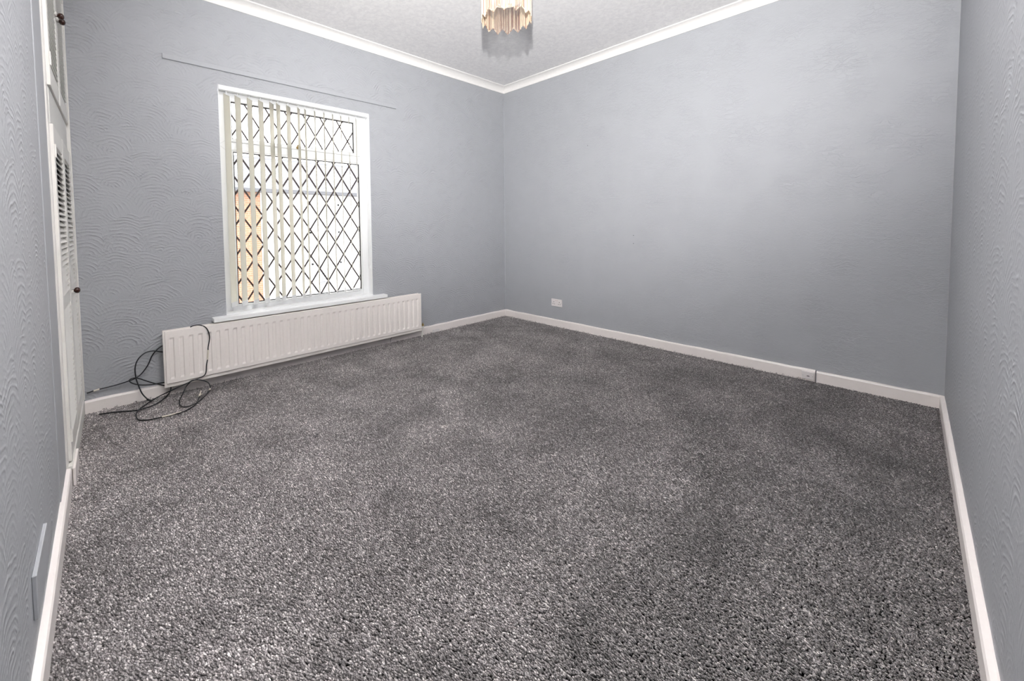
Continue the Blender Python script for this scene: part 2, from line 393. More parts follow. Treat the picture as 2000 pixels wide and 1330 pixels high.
# coving
def cove(sign_axis):
    ax, base, sg, a, b = sign_axis
    pr = [(0, ZK), (0, ZC), (0.080, ZC), (0.080, ZC - 0.006), (0.074, ZC - 0.009)]
    for k in range(1, 8):
        an = k / 8 * PI / 2
        pr.append((0.074 - 0.066 * math.sin(an) , ZK + 0.006 + (ZC - 0.009 - ZK - 0.006) * (math.cos(an))))
    pr += [(0.008, ZK + 0.005), (0.006, ZK)]
    return extrude_profile([(base + sg * d, z) for d, z in pr], ax, a, b)
for i, q in enumerate((('x', 0, -1, XL, 0), ('y', 0, -1, YF, 0), ('x', YF, 1, XL, 0), ('y', XL, 1, YF, CY))):
    tag(obj('trim_%d' % (i + 1), cove(q), M['coving']), kind='structure')
tag(obj('trim_5', B(-0.003, 0.0, -0.003, 0.0, 0.078, ZK, 0.001), plain('corner_caulk', (0.50, 0.53, 0.57), 0.5)), kind='structure')

# ------------------------------------------------------------------ window
win = thing('window_1', kind='structure', loc=(0, 0, 0))
obj('reveal_lining', reveal_bm, M['upvc'], win)
FY0, FY1 = 0.080, 0.140        # frame depth
bm = BM()
fw = 0.062
box(bm, WX0, WX0 + fw, FY0, FY1, WZ0, WZ1, 0.004, 2); box(bm, WX1 - fw, WX1, FY0, FY1, WZ0, WZ1, 0.004, 2)
box(bm, WX0 + fw, WX1 - fw, FY0, FY1, WZ1 - fw, WZ1, 0.004, 2); box(bm, WX0 + fw, WX1 - fw, FY0, FY1, WZ0, WZ0 + 0.055, 0.004, 2)
fr_ = obj('window_frame', bm, M['upvc'], win)
obj('transom', B(WX0 + fw, WX1 - fw, FY0 + 0.001, FY1, 1.800, 1.862, 0.004, 2), M['upvc'], win)
for sx, x in ((1, WX0 + 0.006), (-1, WX1 - 0.006)):    # welded V joints of the transom in the jambs
    bm = BM()
    for s in (-1, 1):
        a = Vector((x, FY0 - 0.0006, 1.831)); b = Vector((x + sx * 0.045, FY0 - 0.0006, 1.831 + s * 0.035))
        cyl(bm, a, b, 0.0008, n=6)
    obj('weld_joint', bm, plain('weld_line', (0.55, 0.56, 0.56), 0.5), win)
# opening sash (top)
UX0, UX1, UZ0, UZ1 = -3.076, -2.040, 1.888, 2.178
sx0, sx1, sz0, sz1 = WX0 + fw, WX1 - fw, 1.862, WZ1 - fw
sash = obj('sash', (lambda b: (box(b, sx0, UX0, FY0 - 0.012, FY1 - 0.01, sz0, sz1, 0.005, 2), box(b, UX1, sx1, FY0 - 0.012, FY1 - 0.01, sz0, sz1, 0.005, 2),
      box(b, UX0, UX1, FY0 - 0.012, FY1 - 0.01, UZ1, sz1, 0.005, 2), box(b, UX0, UX1, FY0 - 0.012, FY1 - 0.01, sz0, UZ0, 0.005, 2), b)[-1])(BM()), M['upvc'], win)
bm = BM(); lathe(bm, [(0.006, 0), (0.013, -0.004), (0.013, -0.012), (0.007, -0.018)], (-2.575, FY0 - 0.010, 1.874), 'y', 12); box(bm, -2.583, -2.567, FY0 - 0.034, FY0 - 0.022, 1.868, 1.900, 0.004)
obj('sash_handle', bm, M['brass'], sash)
obj('night_latch', B(-2.545, -2.520, FY0 - 0.018, FY0 - 0.011, 1.866, 1.880, 0.002), M['upvc'], sash)
# beading and gaskets, panes, lead
LX0, LX1, LZ0, LZ1 = -3.070, -1.990, 0.567, 1.787
bm = BM()
box(bm, WX0 + fw, LX0, FY0 + 0.004, FY1, WZ0 + 0.055, 1.80, 0.003); box(bm, LX1, WX1 - fw, FY0 + 0.004, FY1, WZ0 + 0.055, 1.80, 0.003)
box(bm, LX0, LX1, FY0 + 0.004, FY1, WZ0 + 0.055, LZ0, 0.003); box(bm, LX0, LX1, FY0 + 0.004, FY1, LZ1, 1.80, 0.003)
obj('glazing_bead', bm, M['upvc'], win)
def ring_box(x0, x1, z0, z1, y0, y1, t_):
    b = BM(); box(b, x0, x0 + t_, y0, y1, z0, z1); box(b, x1 - t_, x1, y0, y1, z0, z1); box(b, x0, x1, y0, y1, z1 - t_, z1); box(b, x0, x1, y0, y1, z0, z0 + t_)
    return b
for (x0, x1, z0, z1, y) in ((UX0, UX1, UZ0, UZ1, 0.094), (LX0, LX1, LZ0, LZ1, 0.096)):
    g = obj('gasket', ring_box(x0, x1, z0, z1, y - 0.006, y + 0.004, 0.006), M['gasket'], win)
    p_ = obj('pane', B(x0, x1, y + 0.004, y + 0.008, z0, z1), M['glass'], win)
def leads(x0, x1, z0, z1, y, nx, nz, px, pz, wdt):
    """diagonal came strips through nodes (nx + i px/2, nz + j pz/2), clipped to the pane"""
    k = pz / px
    for s in (-1, 1):
        cs = []
        for i in range(-40, 41):
            # line z = nz + s*k*(x-nx) + i*pz ; clip
            c0 = nz + i * pz
            pts = []
            xa, xb = x0, x1
            za, zb = c0 + s * k * (xa - nx), c0 + s * k * (xb - nx)
            def clip(xa, za, xb, zb):
                for lim, up in ((z0, False), (z1, True)):
                    def inside(z): return z <= lim if up else z >= lim
                    if not inside(za) and not inside(zb): return None
                    if not inside(za): t_ = (lim - za) / (zb - za); xa, za = xa + t_ * (xb - xa), lim
                    elif not inside(zb): t_ = (lim - za) / (zb - za); xb, zb = xa + t_ * (xb - xa), lim
                return xa, za, xb, zb
            r = clip(xa, za, xb, zb)
            if not r or math.hypot(r[2] - r[0], r[3] - r[1]) < 0.02: continue
            xa, za, xb, zb = r; L = math.hypot(xb - xa, zb - za)
            o = obj('lead_strip', B(-L / 2, L / 2, -0.0015, 0.0015, -wdt / 2, wdt / 2), M['lead'], win,
                    loc=((xa + xb) / 2, y + (0.0006 if s > 0 else 0), (za + zb) / 2), rot=(0, -math.atan2(zb - za, xb - xa), 0))
leads(UX0 + .003, UX1 - .003, UZ0 + .003, UZ1 - .003, 0.096, -2.329, 2.125, 0.154, 0.254, 0.011)
leads(LX0 + .003, LX1 - .003, LZ0 + .003, LZ1 - .003, 0.098, -2.320, 1.640, 0.1555, 0.240, 0.013)
# sill board
obj('windowsill', (lambda b: (box(b, WX0, WX1, -0.002, 0.09, WZ0 - 0.02, WZ0 + 0.020), box(b, -3.272, -1.795, -0.075, 0.001, WZ0 - 0.022, WZ0 + 0.010, 0.004, 2), b)[-1])(BM()), M['sill'], win)

# ------------------------------------------------------------------ vertical blind
bl = thing('vertical_blind', 'white vertical blind with turned cream vanes hanging in the leaded window', 'blind', (-2.55, 0.03, 2.25))
def toB(b):  # local offset
    bmesh.ops.translate(b, verts=b.verts, vec=(2.55, -0.03, -2.25)); return b
obj('headrail', toB((lambda b: (box(b, WX0 + 0.003, WX1 - 0.003, 0.004, 0.046, 2.236, 2.268, 0.003), b)[-1])(BM())), M['upvc'], bl)
obj('end_cap', toB(B(WX0 + 0.001, WX0 + 0.006, 0.002, 0.047, 2.234, 2.268, 0.001)), M['grey_metal'], bl)
obj('end_cap', toB(B(WX1 - 0.006, WX1 - 0.001, 0.002, 0.047, 2.234, 2.268, 0.001)), M['upvc'], bl)
hooks = [-3.112, -3.036, -2.952, -2.870, -2.788, -2.736, -2.655, -2.570, -2.514, -2.430, -2.347, -2.266, -2.188, -2.108, -2.036]
vb = BM(); nseg = 6; vw = 0.089; rows = [(-0.012), (-1.655)]
vr = []
for z in rows:
    vr.append([vb.verts.new(((k / nseg - 0.5) * vw, 0.0035 * (1 - (2 * k / nseg - 1) ** 2), z)) for k in range(nseg + 1)])
for k in range(nseg): vb.faces.new((vr[0][k], vr[0][k + 1], vr[1][k + 1], vr[1][k]))
bmesh.ops.solidify(vb, geom=list(vb.faces), thickness=0.0006)
vme = D.meshes.new('vane'); vb.to_mesh(vme); vb.free(); vme.materials.append(M['vane'])
for p in vme.polygons: p.use_smooth = True
hb = BM(); box(hb, -0.006, 0.006, -0.002, 0.002, -0.016, 0.022, 0.001); hme = D.meshes.new('hook'); hb.to_mesh(hme); hb.free(); hme.materials.append(M['upvc'])
wb = BM(); box(wb, -vw / 2 + 0.002, vw / 2 - 0.002, -0.0035, 0.0035, -1.665, -1.628, 0.001); wme = D.meshes.new('bottom_weight'); wb.to_mesh(wme); wb.free(); wme.materials.append(M['upvc'])
for i, x in enumerate(hooks):
    phi = (39 - i * 0.4) if i < 7 else 28.5 + (i - 7) * 0.1
    if i == 6: phi = 38.5
    if i == 7: phi = 33
    a = math.radians(90 - phi + random.uniform(-1, 1))
    # vanes carry small individual heights
    v = link('vane', vme, None, bl, (x + 2.55, 0.002, -0.025), (0, 0, a))
    link('hook', hme, None, v); link('bottom_weight', wme, None, v)
# chain through the bottom weights, and control chains on the right
for s in (-1, 1):
    bm = BM(); a0 = math.radians(90 - 34)
    pts = []
    for i, xa in enumerate(hooks):
        pts.append((xa + s * 0.040 * math.cos(a0), 0.03 + s * 0.040 * math.sin(a0), 0.566))
        if i < len(hooks) - 1: pts.append(((xa + hooks[i + 1]) / 2 + s * 0.040 * math.cos(a0), 0.03 + s * 0.040 * math.sin(a0), 0.560))
    bm.free(); obj('bottom_chain', toB(tube(pts, 0.0013, 2, 5)), M['upvc'], bl)
for (xa, xb, y, zt) in ((-1.962, -1.950, 0.020, 0.86), (-1.938, -1.926, 0.012, 0.80)):
    pts = [(xa, y, 2.236), (xa, y, 1.6), (xa, y, zt + 0.03), ((xa + xb) / 2, y, zt), (xb, y, zt + 0.03), (xb, y, 1.6), (xb, y, 2.236)]
    obj('control_chain', toB(tube(pts, 0.0016, 4, 6)), M['upvc'], bl)

# ------------------------------------------------------------------ batten above the window
bt = thing('curtain_batten', 'long thin batten painted wall grey fixed above the window', 'batten', (-2.56, -0.001, 2.39))
obj('board', B(-0.945, 0.945, -0.014, 0.001, -0.019, 0.017, 0.002), M['grey_paint'], bt)
for x in (-0.84, -0.12, 0.80): obj('screw', cyl(BM(), (x, -0.0150, 0.0), (x, -0.013, 0.0), 0.003, n=10), M['grey_metal'], bt)

# ------------------------------------------------------------------ radiator
rad = thing('radiator', 'long cream ribbed panel radiator under the windowsill', 'radiator', (-2.49, 0, 0))
RX0, RX1, RZ0, RZ1 = -3.567 + 2.49, -1.413 + 2.49, 0.102, 0.468
def rad_panel():
    bm = BM(); yf = -0.100; dep = 0.0065
    pitch = (2.154 - 0.03) / 38.0
    xs = [RX0]; fl = []
    zt0, zt1, zb1, zb0 = 0.422, 0.408, 0.142, 0.128
    # grid columns: for each flute xl (out), xl2 (in), xr2 (in), xr (out)
    cols = [(RX0, 0)]
    for i in range(38):
        c = RX0 + 0.024 + pitch * (i + 0.18)
        cols += [(c - 0.015, 0), (c - 0.009, 1), (c + 0.009, 1), (c + 0.015, 0)]
    cols.append((RX1, 0))
    zs = [RZ0, zb0, zb1, zt1, zt0, RZ1]
    grid = []
    for x, inn in cols:
        grid.append([bm.verts.new((x, yf + (dep if inn and j in (2, 3) else 0), z)) for j, z in enumerate(zs)])
    for i in range(len(grid) - 1):
        for j in range(5): bm.faces.new((grid[i][j], grid[i + 1][j], grid[i + 1][j + 1], grid[i][j + 1]))
    # side and top returns with a rounded edge
    n = len(grid)
    def ring(dx, dz, dy):
        r = []
        r += [(g[0].co.x, yf + dy, RZ0 - dz) for g in grid]
        r += [(RX1 + dx, yf + dy, z) for z in zs]
        r += [(g[0].co.x, yf + dy, RZ1 + dz) for g in grid[::-1]]
        r += [(RX0 - dx, yf + dy, z) for z in zs[::-1]]
        return [bm.verts.new(p) for p in r]
    r0 = [g[0] for g in grid] + list(grid[-1]) + [g[5] for g in grid[::-1]] + list(grid[0][::-1])
    r1 = ring(0.002, 0.002, 0.003); r2 = ring(0.002, 0.002, 0.012)
    for a, b in ((r0, r1), (r1, r2)):
        m_ = len(a)
        for k in range(m_):
            q = [a[k], a[(k + 1) % m_], b[(k + 1) % m_], b[k]]
            q = [v for i, v in enumerate(q) if v not in q[:i]]
            if len(q) >= 3:
                try: bm.faces.new(q)
                except ValueError: pass
    return bm
obj('front_panel', rad_panel(), M['rad'], rad)
obj('panel_lip', B(RX0 - 0.014, RX1 + 0.010, -0.090, -0.082, 0.072, 0.470, 0.002), M['rad'], rad)
obj('rear_panel', B(RX0 - 0.010, RX1 + 0.010, -0.042, -0.034, 0.085, 0.468, 0.002), M['rad'], rad)
obj('end_edge', B(RX0 - 0.008, RX0 - 0.004, -0.084, -0.040, 0.10, 0.455), M['rad'], rad)
obj('end_edge', B(RX1 + 0.004, RX1 + 0.008, -0.084, -0.040, 0.10, 0.455), M['rad'], rad)
bm = BM()
for i in range(75):
    x = RX0 + 0.02 + i * 0.0283
    box(bm, x, x + 0.001, -0.080, -0.044, 0.13, 0.44)
obj('convector_fin', bm, M['rad_top'], rad)['kind'] = 'stuff'
for x in (RX0 + 0.25, RX1 - 0.25): obj('bracket', B(x - 0.02, x + 0.02, -0.034, -0.002, 0.12, 0.44), M['grey_metal'], rad)
# valve and pipe at the right end
bm = BM(); lathe(bm, [(0.011, 0), (0.013, 0.006), (0.013, 0.020), (0.010, 0.024)], (RX1 + 0.045, -0.062, 0.110), 'z', 6); cyl(bm, (RX1 + 0.045, -0.062, 0.132), (RX1 + 0.045, -0.062, 0.148), 0.004)
v_ = obj('valve', bm, M['brass'], rad)
bm = BM(); cyl(bm, (RX1 + 0.004, -0.062, 0.098), (RX1 + 0.052, -0.062, 0.098), 0.011); cyl(bm, (RX1 + 0.045, -0.062, 0.08), (RX1 + 0.045, -0.062, 0.112), 0.012)
obj('valve_body', bm, M['white_gloss'], rad)
bm = BM(); cyl(bm, (RX1 + 0.045, -0.062, 0.09), (RX1 + 0.030, -0.062, -0.005), 0.0075)
obj('supply_pipe', bm, M['white_gloss'], rad)
tag(obj('bell_wire', tube([(-1.735, -0.024, 0.075), (-1.732, -0.023, 0.05), (-1.742, -0.024, 0.03), (-1.745, -0.026, 0.004)], 0.0014, 4, 6), M['cable']),
    'short thin dark wire hanging down the skirting beneath the radiator', 'wire')
t = thing('junction_box', 'tiny white cable box on the skirting just right of the radiator valve', 'junction box', (-1.165, -0.020, 0.018))
obj('cover', B(-0.042, 0.042, -0.010, 0, -0.016, 0.016, 0.002), M['socket'], t)
obj('cable_clip', B(0.043, 0.050, -0.008, 0, -0.012, 0.006, 0.001), M['white_gloss'], t)

# ------------------------------------------------------------------ twin socket on the right wall
so = thing('twin_socket', 'white double wall socket low on the right wall near the far corner', 'socket', (0, -0.815, 0.274))
obj('face_plate', B(-0.011, 0.0, -0.073, 0.073, -0.043, 0.043, 0.003, 2), M['socket'], so)
for s in (-1, 1):
    cy = s * 0.038
    obj('earth_hole', B(-0.0125, -0.010, cy - 0.003, cy + 0.003, 0.003, 0.013), M['dark'], so)
    for q in (-1, 1): obj('pin_hole', B(-0.0125, -0.010, cy + q * 0.011 - 0.004, cy + q * 0.011 + 0.004, -0.018, -0.012), M['dark'], so)
    r = obj('rocker', B(-0.014, -0.010, s * 0.011 - 0.006, s * 0.011 + 0.006, 0.012, 0.030, 0.001), M['socket'], so)
    obj('red_mark', B(-0.0146, -0.0138, s * 0.011 - 0.004, s * 0.011 + 0.004, 0.025, 0.028), M['red'], r)
    obj('screw', cyl(BM(), (-0.0122, s * 0.061, 0), (-0.010, s * 0.061, 0), 0.003, n=8), M['grey_metal'], so)
# painted-over plate on left wall
lp = thing('blank_plate', 'blank socket plate painted grey low on the left wall', 'socket plate', (XL, -1.925, 0.232))
obj('plate', B(0, 0.010, -0.135, 0.120, -0.060, 0.058, 0.002), M['grey_paint'], lp)

# ------------------------------------------------------------------ built-in louvred wardrobe
wr = thing('louvred_wardrobe', 'white built-in wardrobe with louvred doors at left of window wall', 'wardrobe', (-3.990, 0, 0), (0, 0, math.radians(-0.80)))
# local x: 0 = door front plane, negative into the alcove; local y: -0.985 .. 0
FX = -0.010
def slab(y0, y1, z0, z1, x0, x1, bev=0.0015): return B(x0, x1, y0, y1, z0, z1, bev)
bm = BM()
for (y0, y1, z0, z1) in ((-0.985, -0.925, 0.0, 2.86), (-0.488, -0.472, 0.0, 2.86), (-0.035, -0.001, 0.0, 2.86)):
    box(bm, FX - 0.03, FX, y0, y1, z0, z1, 0.002)
obj('face_frame', bm, M['white_gloss'], wr)
obj('middle_rail', slab(-0.925, -0.035, 1.664, 1.828, FX - 0.03, FX + 0.003), M['rail_paint'], wr)
obj('top_rail', slab(-0.925, -0.035, 2.72, 2.86, FX - 0.03, FX), M['white_gloss'], wr)
obj('plinth', slab(-0.965, -0.004, -0.01, 0.088, FX - 0.03, 0.004), M['white_gloss'], wr)
obj('plinth_block', slab(-0.983, -0.760, -0.01, 0.082, 0.004, 0.014), M['skirting'], wr)
obj('corner_bead', slab(-0.018, -0.001, 0.09, 2.86, FX, 0.008), M['white_gloss'], wr)
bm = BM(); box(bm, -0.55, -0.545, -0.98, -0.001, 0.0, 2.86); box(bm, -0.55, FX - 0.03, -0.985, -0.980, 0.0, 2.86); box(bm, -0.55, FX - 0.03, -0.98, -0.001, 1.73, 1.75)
obj('carcass', bm, M['dark'], wr)  # near-black boards: the darkness behind the slats is put into their colour
sb = BM()  # one slat: lower edge at front
box(sb, -0.016, 0.016, -0.5, 0.5, -0.0028, 0.0028)
bmesh.ops.rotate(sb, verts=sb.verts, cent=(0, 0, 0), matrix=Matrix.Rotation(math.radians(48), 3, 'Y'))
sme = D.meshes.new('slat'); bmesh.ops.recalc_face_normals(sb, faces=sb.faces); sb.to_mesh(sme); sb.free(); sme.materials.append(M['white_gloss'])
def door(y0, y1, z0, z1, rails, knob, hinge_side, label):
    """rails: list of (z0,z1) of the rails; slats fill between"""
    d = BM(); st = 0.045
    box(d, FX + 0.0005, 0.010, y0, y0 + st, z0, z1, 0.0015); box(d, FX + 0.0005, 0.010, y1 - st, y1, z0, z1, 0.0015)
    for a, b in rails: box(d, FX + 0.001, 0.0085, y0 + st, y1 - st, a, b, 0.0012)
    bmesh.ops.translate(d, verts=d.verts, vec=(-0.008, 0, 0))
    o = obj('door', d, M['white_gloss'], wr)
    o['label'] = label
    for (a, b) in zip(rails[:-1], rails[1:]):
        za, zb = a[1] + 0.012, b[0] - 0.010; n = int((zb - za) / 0.0272)
        for k in range(n + 1):
            s = link('slat', sme, None, o, (-0.0090, (y0 + y1) / 2, za + (zb - za) * k / n)); s.scale = (0.8, (y1 - y0 - 2 * st + 0.006), 0.9)
    if knob:
        ky, kz = knob
        b = BM(); lathe(b, [(0.007, 0), (0.006, 0.006), (0.0075, 0.010), (0.014, 0.014), (0.0165, 0.021), (0.0155, 0.028), (0.010, 0.033), (0.004, 0.035)], (0.001, ky, kz), 'x', 20)
        k_ = obj('knob', b, M['knob'], o, smooth=True)
        obj('magnetic_catch', B(0.0015, 0.010, ky - 0.035, ky - 0.012, kz - 0.008, kz + 0.006, 0.001), M['white_gloss'], o)
    hy = y0 + 0.004 if hinge_side < 0 else y1 + 0.006
    for hz in (z0 + 0.12, z1 - 0.12):
        b = BM(); cyl(b, (0.004, hy, hz - 0.03), (0.004, hy, hz + 0.03), 0.004, n=8)
        obj('hinge', b, M['white_gloss'], o)
door(-0.935, -0.482, 0.098, 1.660, [(0.098, 0.195), (0.800, 0.868), (1.575, 1.660)], None, -1, 'tall lower louvred door nearer the camera')
door(-0.478, -0.026, 0.098, 1.660, [(0.098, 0.195), (0.800, 0.868), (1.575, 1.660)], (-0.440, 0.845), 1, 'tall lower louvred door beside the window wall')
door(-0.935, -0.482, 1.832, 2.715, [(1.832, 1.925), (2.630, 2.715)], (-0.515, 2.302), -1, 'short upper louvred door nearer the camera')
door(-0.478, -0.026, 1.832, 2.715, [(1.832, 1.925), (2.630, 2.715)], (-0.440, 2.302), 1, 'short upper louvred door beside the window wall')

# ------------------------------------------------------------------ pendant shade
LC = Vector((-1.990, -1.865, 0))
pd = thing('fringed_pendant', 'hanging cream ceiling lampshade with a scalloped glass bead fringe', 'lamp', (LC.x, LC.y, ZC))
obj('ceiling_rose', lathe(BM(), [(0.045, 0), (0.045, -0.012), (0.030, -0.026), (0.010, -0.034)], (0, 0, 0), 'z', 24), M['bulb_holder'], pd, smooth=True)
obj('flex', cyl(BM(), (0, 0, -0.03), (0, 0, -0.17), 0.0035), M['bulb_holder'], pd)
obj('bulb_holder', lathe(BM(), [(0.012, 0), (0.018, -0.006), (0.020, -0.045), (0.018, -0.05)], (0, 0, -0.17), 'z', 16), M['bulb_holder'], pd, smooth=True)
obj('bulb', lathe(BM(), [(0.012, 0), (0.014, -0.02), (0.026, -0.045), (0.031, -0.065), (0.026, -0.088), (0.010, -0.098)], (0, 0, -0.218), 'z', 20), M['bulb'], pd, smooth=True)
R0, R1 = 0.150, 0.101
def band(r, z0, z1, th=0.0015, n=64, flare=0.0):
    bm = BM(); rs = []
    for rr, z in ((r, z0), (r + flare, z1), (r + flare - th, z1), (r - th, z0)):
        rs.append([bm.verts.new((rr * math.cos(2 * PI * k / n), rr * math.sin(2 * PI * k / n), z)) for k in range(n)])
    for i in range(4):
        for k in range(n): bm.faces.new((rs[i][k], rs[i][(k + 1) % n], rs[(i + 1) % 4][(k + 1) % n], rs[(i + 1) % 4][k]))
    return bm
def spokes(r, z):
    bm = BM()
    for k in range(3):
        a = k * 2 * PI / 3 + 0.4; cyl(bm, (0.018 * math.cos(a), 0.018 * math.sin(a), z), (r * math.cos(a), r * math.sin(a), z), 0.0015, n=6)
    return bm
obj('shade_band', band(R0, -0.235, -0.180), M['vane'], pd, smooth=True)
obj('shade_frame', spokes(R0, -0.190), M['brass'], pd)
obj('inner_band', band(R1, -0.378, -0.235), M['vane'], pd, smooth=True)
obj('inner_frame', spokes(R1, -0.240), M['brass'], pd)
def fringe(r, n, ztop, zlong, zshort, scal, rr, seed):
    rnd = random.Random(seed); bm = BM()
    for k in range(n):
        a = 2 * PI * k / n; ph = (k / n * scal) % 1.0
        tri = 1 - abs(2 * ph - 1)
        zb = zshort + (zlong - zshort) * tri + rnd.uniform(-.003, .003)
        ra = r + rnd.uniform(-.0012, .0012)
        x, y = ra * math.cos(a), ra * math.sin(a)
        cyl(bm, (x, y, ztop), (x, y, zb + 0.008), rr, n=5)
        cyl(bm, (x, y, zb + 0.008), (x, y, zb), rr * 1.5, rr * 0.6, n=5)
    return bm
obj('outer_fringe', fringe(R0 + 0.002, 196, -0.20, -0.522, -0.488, 14, 0.00135, 3), M['strand'], pd)['kind'] = 'stuff'

# ------------------------------------------------------------------ black cable tangle
cb_ = thing('coaxial_cable', 'tangled black aerial cable looped over the radiator end and carpet', 'cable', (-3.6, -0.1, 0.0))
CP = {
'A': [(-3.972, -0.014, 0.131), (-3.93, -0.02, 0.14), (-3.862, -0.022, 0.144), (-3.802, -0.024, 0.151), (-3.761, -0.03, 0.16), (-3.73, -0.035, 0.17), (-3.697, -0.028, 0.192), (-3.662, -0.02, 0.24), (-3.638, -0.02, 0.298), (-3.61, -0.02, 0.334), (-3.584, -0.02, 0.353), (-3.552, -0.02, 0.364)],
'B': [(-3.421, -0.03, 0.457), (-3.395, -0.06, 0.476), (-3.356, -0.09, 0.476), (-3.323, -0.106, 0.448), (-3.308, -0.105, 0.384), (-3.319, -0.105, 0.312), (-3.321, -0.105, 0.282), (-3.326, -0.105, 0.224), (-3.334, -0.105, 0.181), (-3.341, -0.106, 0.123), (-3.366, -0.108, 0.101), (-3.427, -0.11, 0.088), (-3.486, -0.11, 0.072), (-3.555, -0.10, 0.048), (-3.606, -0.060, 0.018), (-3.66, -0.094, 0.008), (-3.7, -0.151, 0.006), (-3.734, -0.219, 0.006), (-3.746, -0.302, 0.006), (-3.737, -0.38, 0.006), (-3.705, -0.414, 0.006), (-3.672, -0.427, 0.006), (-3.628, -0.433, 0.006), (-3.573, -0.439, 0.006), (-3.516, -0.437, 0.006), (-3.448, -0.372, 0.006), (-3.416, -0.285, 0.008), (-3.400, -0.235, 0.012)],
'C': [(-3.555, -0.02, 0.306), (-3.588, -0.02, 0.316), (-3.632, -0.025, 0.333), (-3.676, -0.03, 0.329), (-3.712, -0.035, 0.297), (-3.73, -0.04, 0.248), (-3.73, -0.045, 0.18), (-3.719, -0.05, 0.123), (-3.703, -0.06, 0.066), (-3.681, -0.07, 0.027), (-3.663, -0.1, 0.013)],
'D': [(-3.551, -0.02, 0.089), (-3.588, -0.028, 0.097), (-3.647, -0.04, 0.104), (-3.706, -0.05, 0.12), (-3.747, -0.05, 0.142), (-3.764, -0.045, 0.165), (-3.745, -0.04, 0.175), (-3.714, -0.04, 0.164), (-3.673, -0.035, 0.134), (-3.619, -0.03, 0.097), (-3.563, -0.026, 0.067)],
'E': [(-3.917, -0.104, 0.006), (-3.834, -0.142, 0.006), (-3.758, -0.192, 0.006), (-3.713, -0.2, 0.006), (-3.655, -0.184, 0.007), (-3.597, -0.122, 0.008), (-3.558, -0.07, 0.023), (-3.545, -0.06, 0.049), (-3.545, -0.05, 0.085)],
'F': [(-3.451, -0.11, 0.08), (-3.421, -0.11, 0.092), (-3.373, -0.11, 0.081), (-3.332, -0.12, 0.054), (-3.322, -0.15, 0.022), (-3.351, -0.209, 0.008), (-3.397, -0.292, 0.007), (-3.447, -0.363, 0.010), (-3.497, -0.366, 0.007), (-3.519, -0.325, 0.007), (-3.518, -0.242, 0.008), (-3.489, -0.150, 0.020), (-3.464, -0.112, 0.055), (-3.434, -0.112, 0.088)],
}
def loc_(b): bmesh.ops.translate(b, verts=b.verts, vec=(3.6, 0.1, 0)); return b
for k, p in CP.items():
    obj('cable_length', loc_(tube(p, 0.0037, 6, 8)), M['cable'], cb_, smooth=True)
def piece(name, a, b, r, mt, n=10): obj(name, loc_(cyl(BM(), a, b, r, n=n)), mt, cb_)
piece('tape_wrap', (-3.320, -0.1055, 0.290), (-3.3265, -0.1055, 0.220), 0.0056, M['tape'])
piece('tape_wrap', (-3.940, -0.019, 0.138), (-3.912, -0.021, 0.142), 0.0050, M['tape'])
for a, b in (((-3.628, -0.433, 0.007), (-3.600, -0.437, 0.007)), ((-3.600, -0.437, 0.007), (-3.560, -0.439, 0.007)), ((-3.560, -0.439, 0.007), (-3.530, -0.438, 0.007))): piece('tape_wrap', a, b, 0.0046, M['tape'])
piece('tape_wrap', (-3.327, -0.162, 0.019), (-3.334, -0.178, 0.015), 0.0055, M['tape'])
piece('connector', (-3.404, -0.243, 0.011), (-3.396, -0.212, 0.016), 0.0055, M['tape'])
piece('connector_pin', (-3.396, -0.212, 0.016), (-3.386, -0.190, 0.030), 0.0030, M['tape'])
piece('connector_pin', (-3.398, -0.218, 0.016), (-3.386, -0.232, 0.018), 0.0028, M['tape'])
piece('connector', (-3.678, -0.078, 0.020), (-3.655, -0.102, 0.010), 0.0058, M['cable'])

# ------------------------------------------------------------------ carpet pile (nobody could count the tufts)
def tuft_mesh():
    bm = BM(); top = bm.verts.new((0.0004, 0, 0.0115)); n = 4
    base = [bm.verts.new((0.0027 * math.cos(2 * PI * k / n), 0.0027 * math.sin(2 * PI * k / n), -0.001)) for k in range(n)]
    mid = [bm.verts.new((0.0002 + 0.0028 * math.cos(2 * PI * k / n + .4), 0.0028 * math.sin(2 * PI * k / n + .4), 0.0085)) for k in range(n)]
    for k in range(n):
        bm.faces.new((base[k], base[(k + 1) % n], mid[(k + 1) % n], mid[k])); bm.faces.new((mid[k], mid[(k + 1) % n], top))
    me = D.meshes.new('tuft'); bm.to_mesh(me); bm.free(); me.materials.append(M['tuft'])
    at = me.attributes.new('yarn', 'FLOAT', 'POINT')
    for i, v in enumerate(me.vertices): at.data[i].value = 1.0 if v.co.z < 0.001 else (1.36 if v.co.z < 0.010 else 0.06)  # floor's brightness change is put into the yarn colour: lighter flanks, near-black tips
    return me
tm = tuft_mesh(); tob = D.objects.new('tuft_source', tm)
pm = BM(); px0, px1, py0, py1 = -3.998, -0.018, YF + 0.02, -0.018
vs = [pm.verts.new(p) for p in ((px0, py0, -0.009), (px1, py0, -0.009), (px1, py1, -0.009), (px0, py1, -0.009))]; pm.faces.new(vs)
pile = obj('carpet_pile', pm, M['carpet'])
tag(pile, 'grey flecked cut pile carpet covering the whole floor', 'carpet', kind='stuff')
g = D.node_groups.new('pile', 'GeometryNodeTree')
g.interface.new_socket('Geometry', in_out='INPUT', socket_type='NodeSocketGeometry'); g.interface.new_socket('Geometry', in_out='OUTPUT', socket_type='NodeSocketGeometry')
gi = g.nodes.new('NodeGroupInput'); go = g.nodes.new('NodeGroupOutput')
gr = g.nodes.new('GeometryNodeMeshGrid'); gr.inputs['Size X'].default_value = px1 - px0; gr.inputs['Size Y'].default_value = py1 - py0
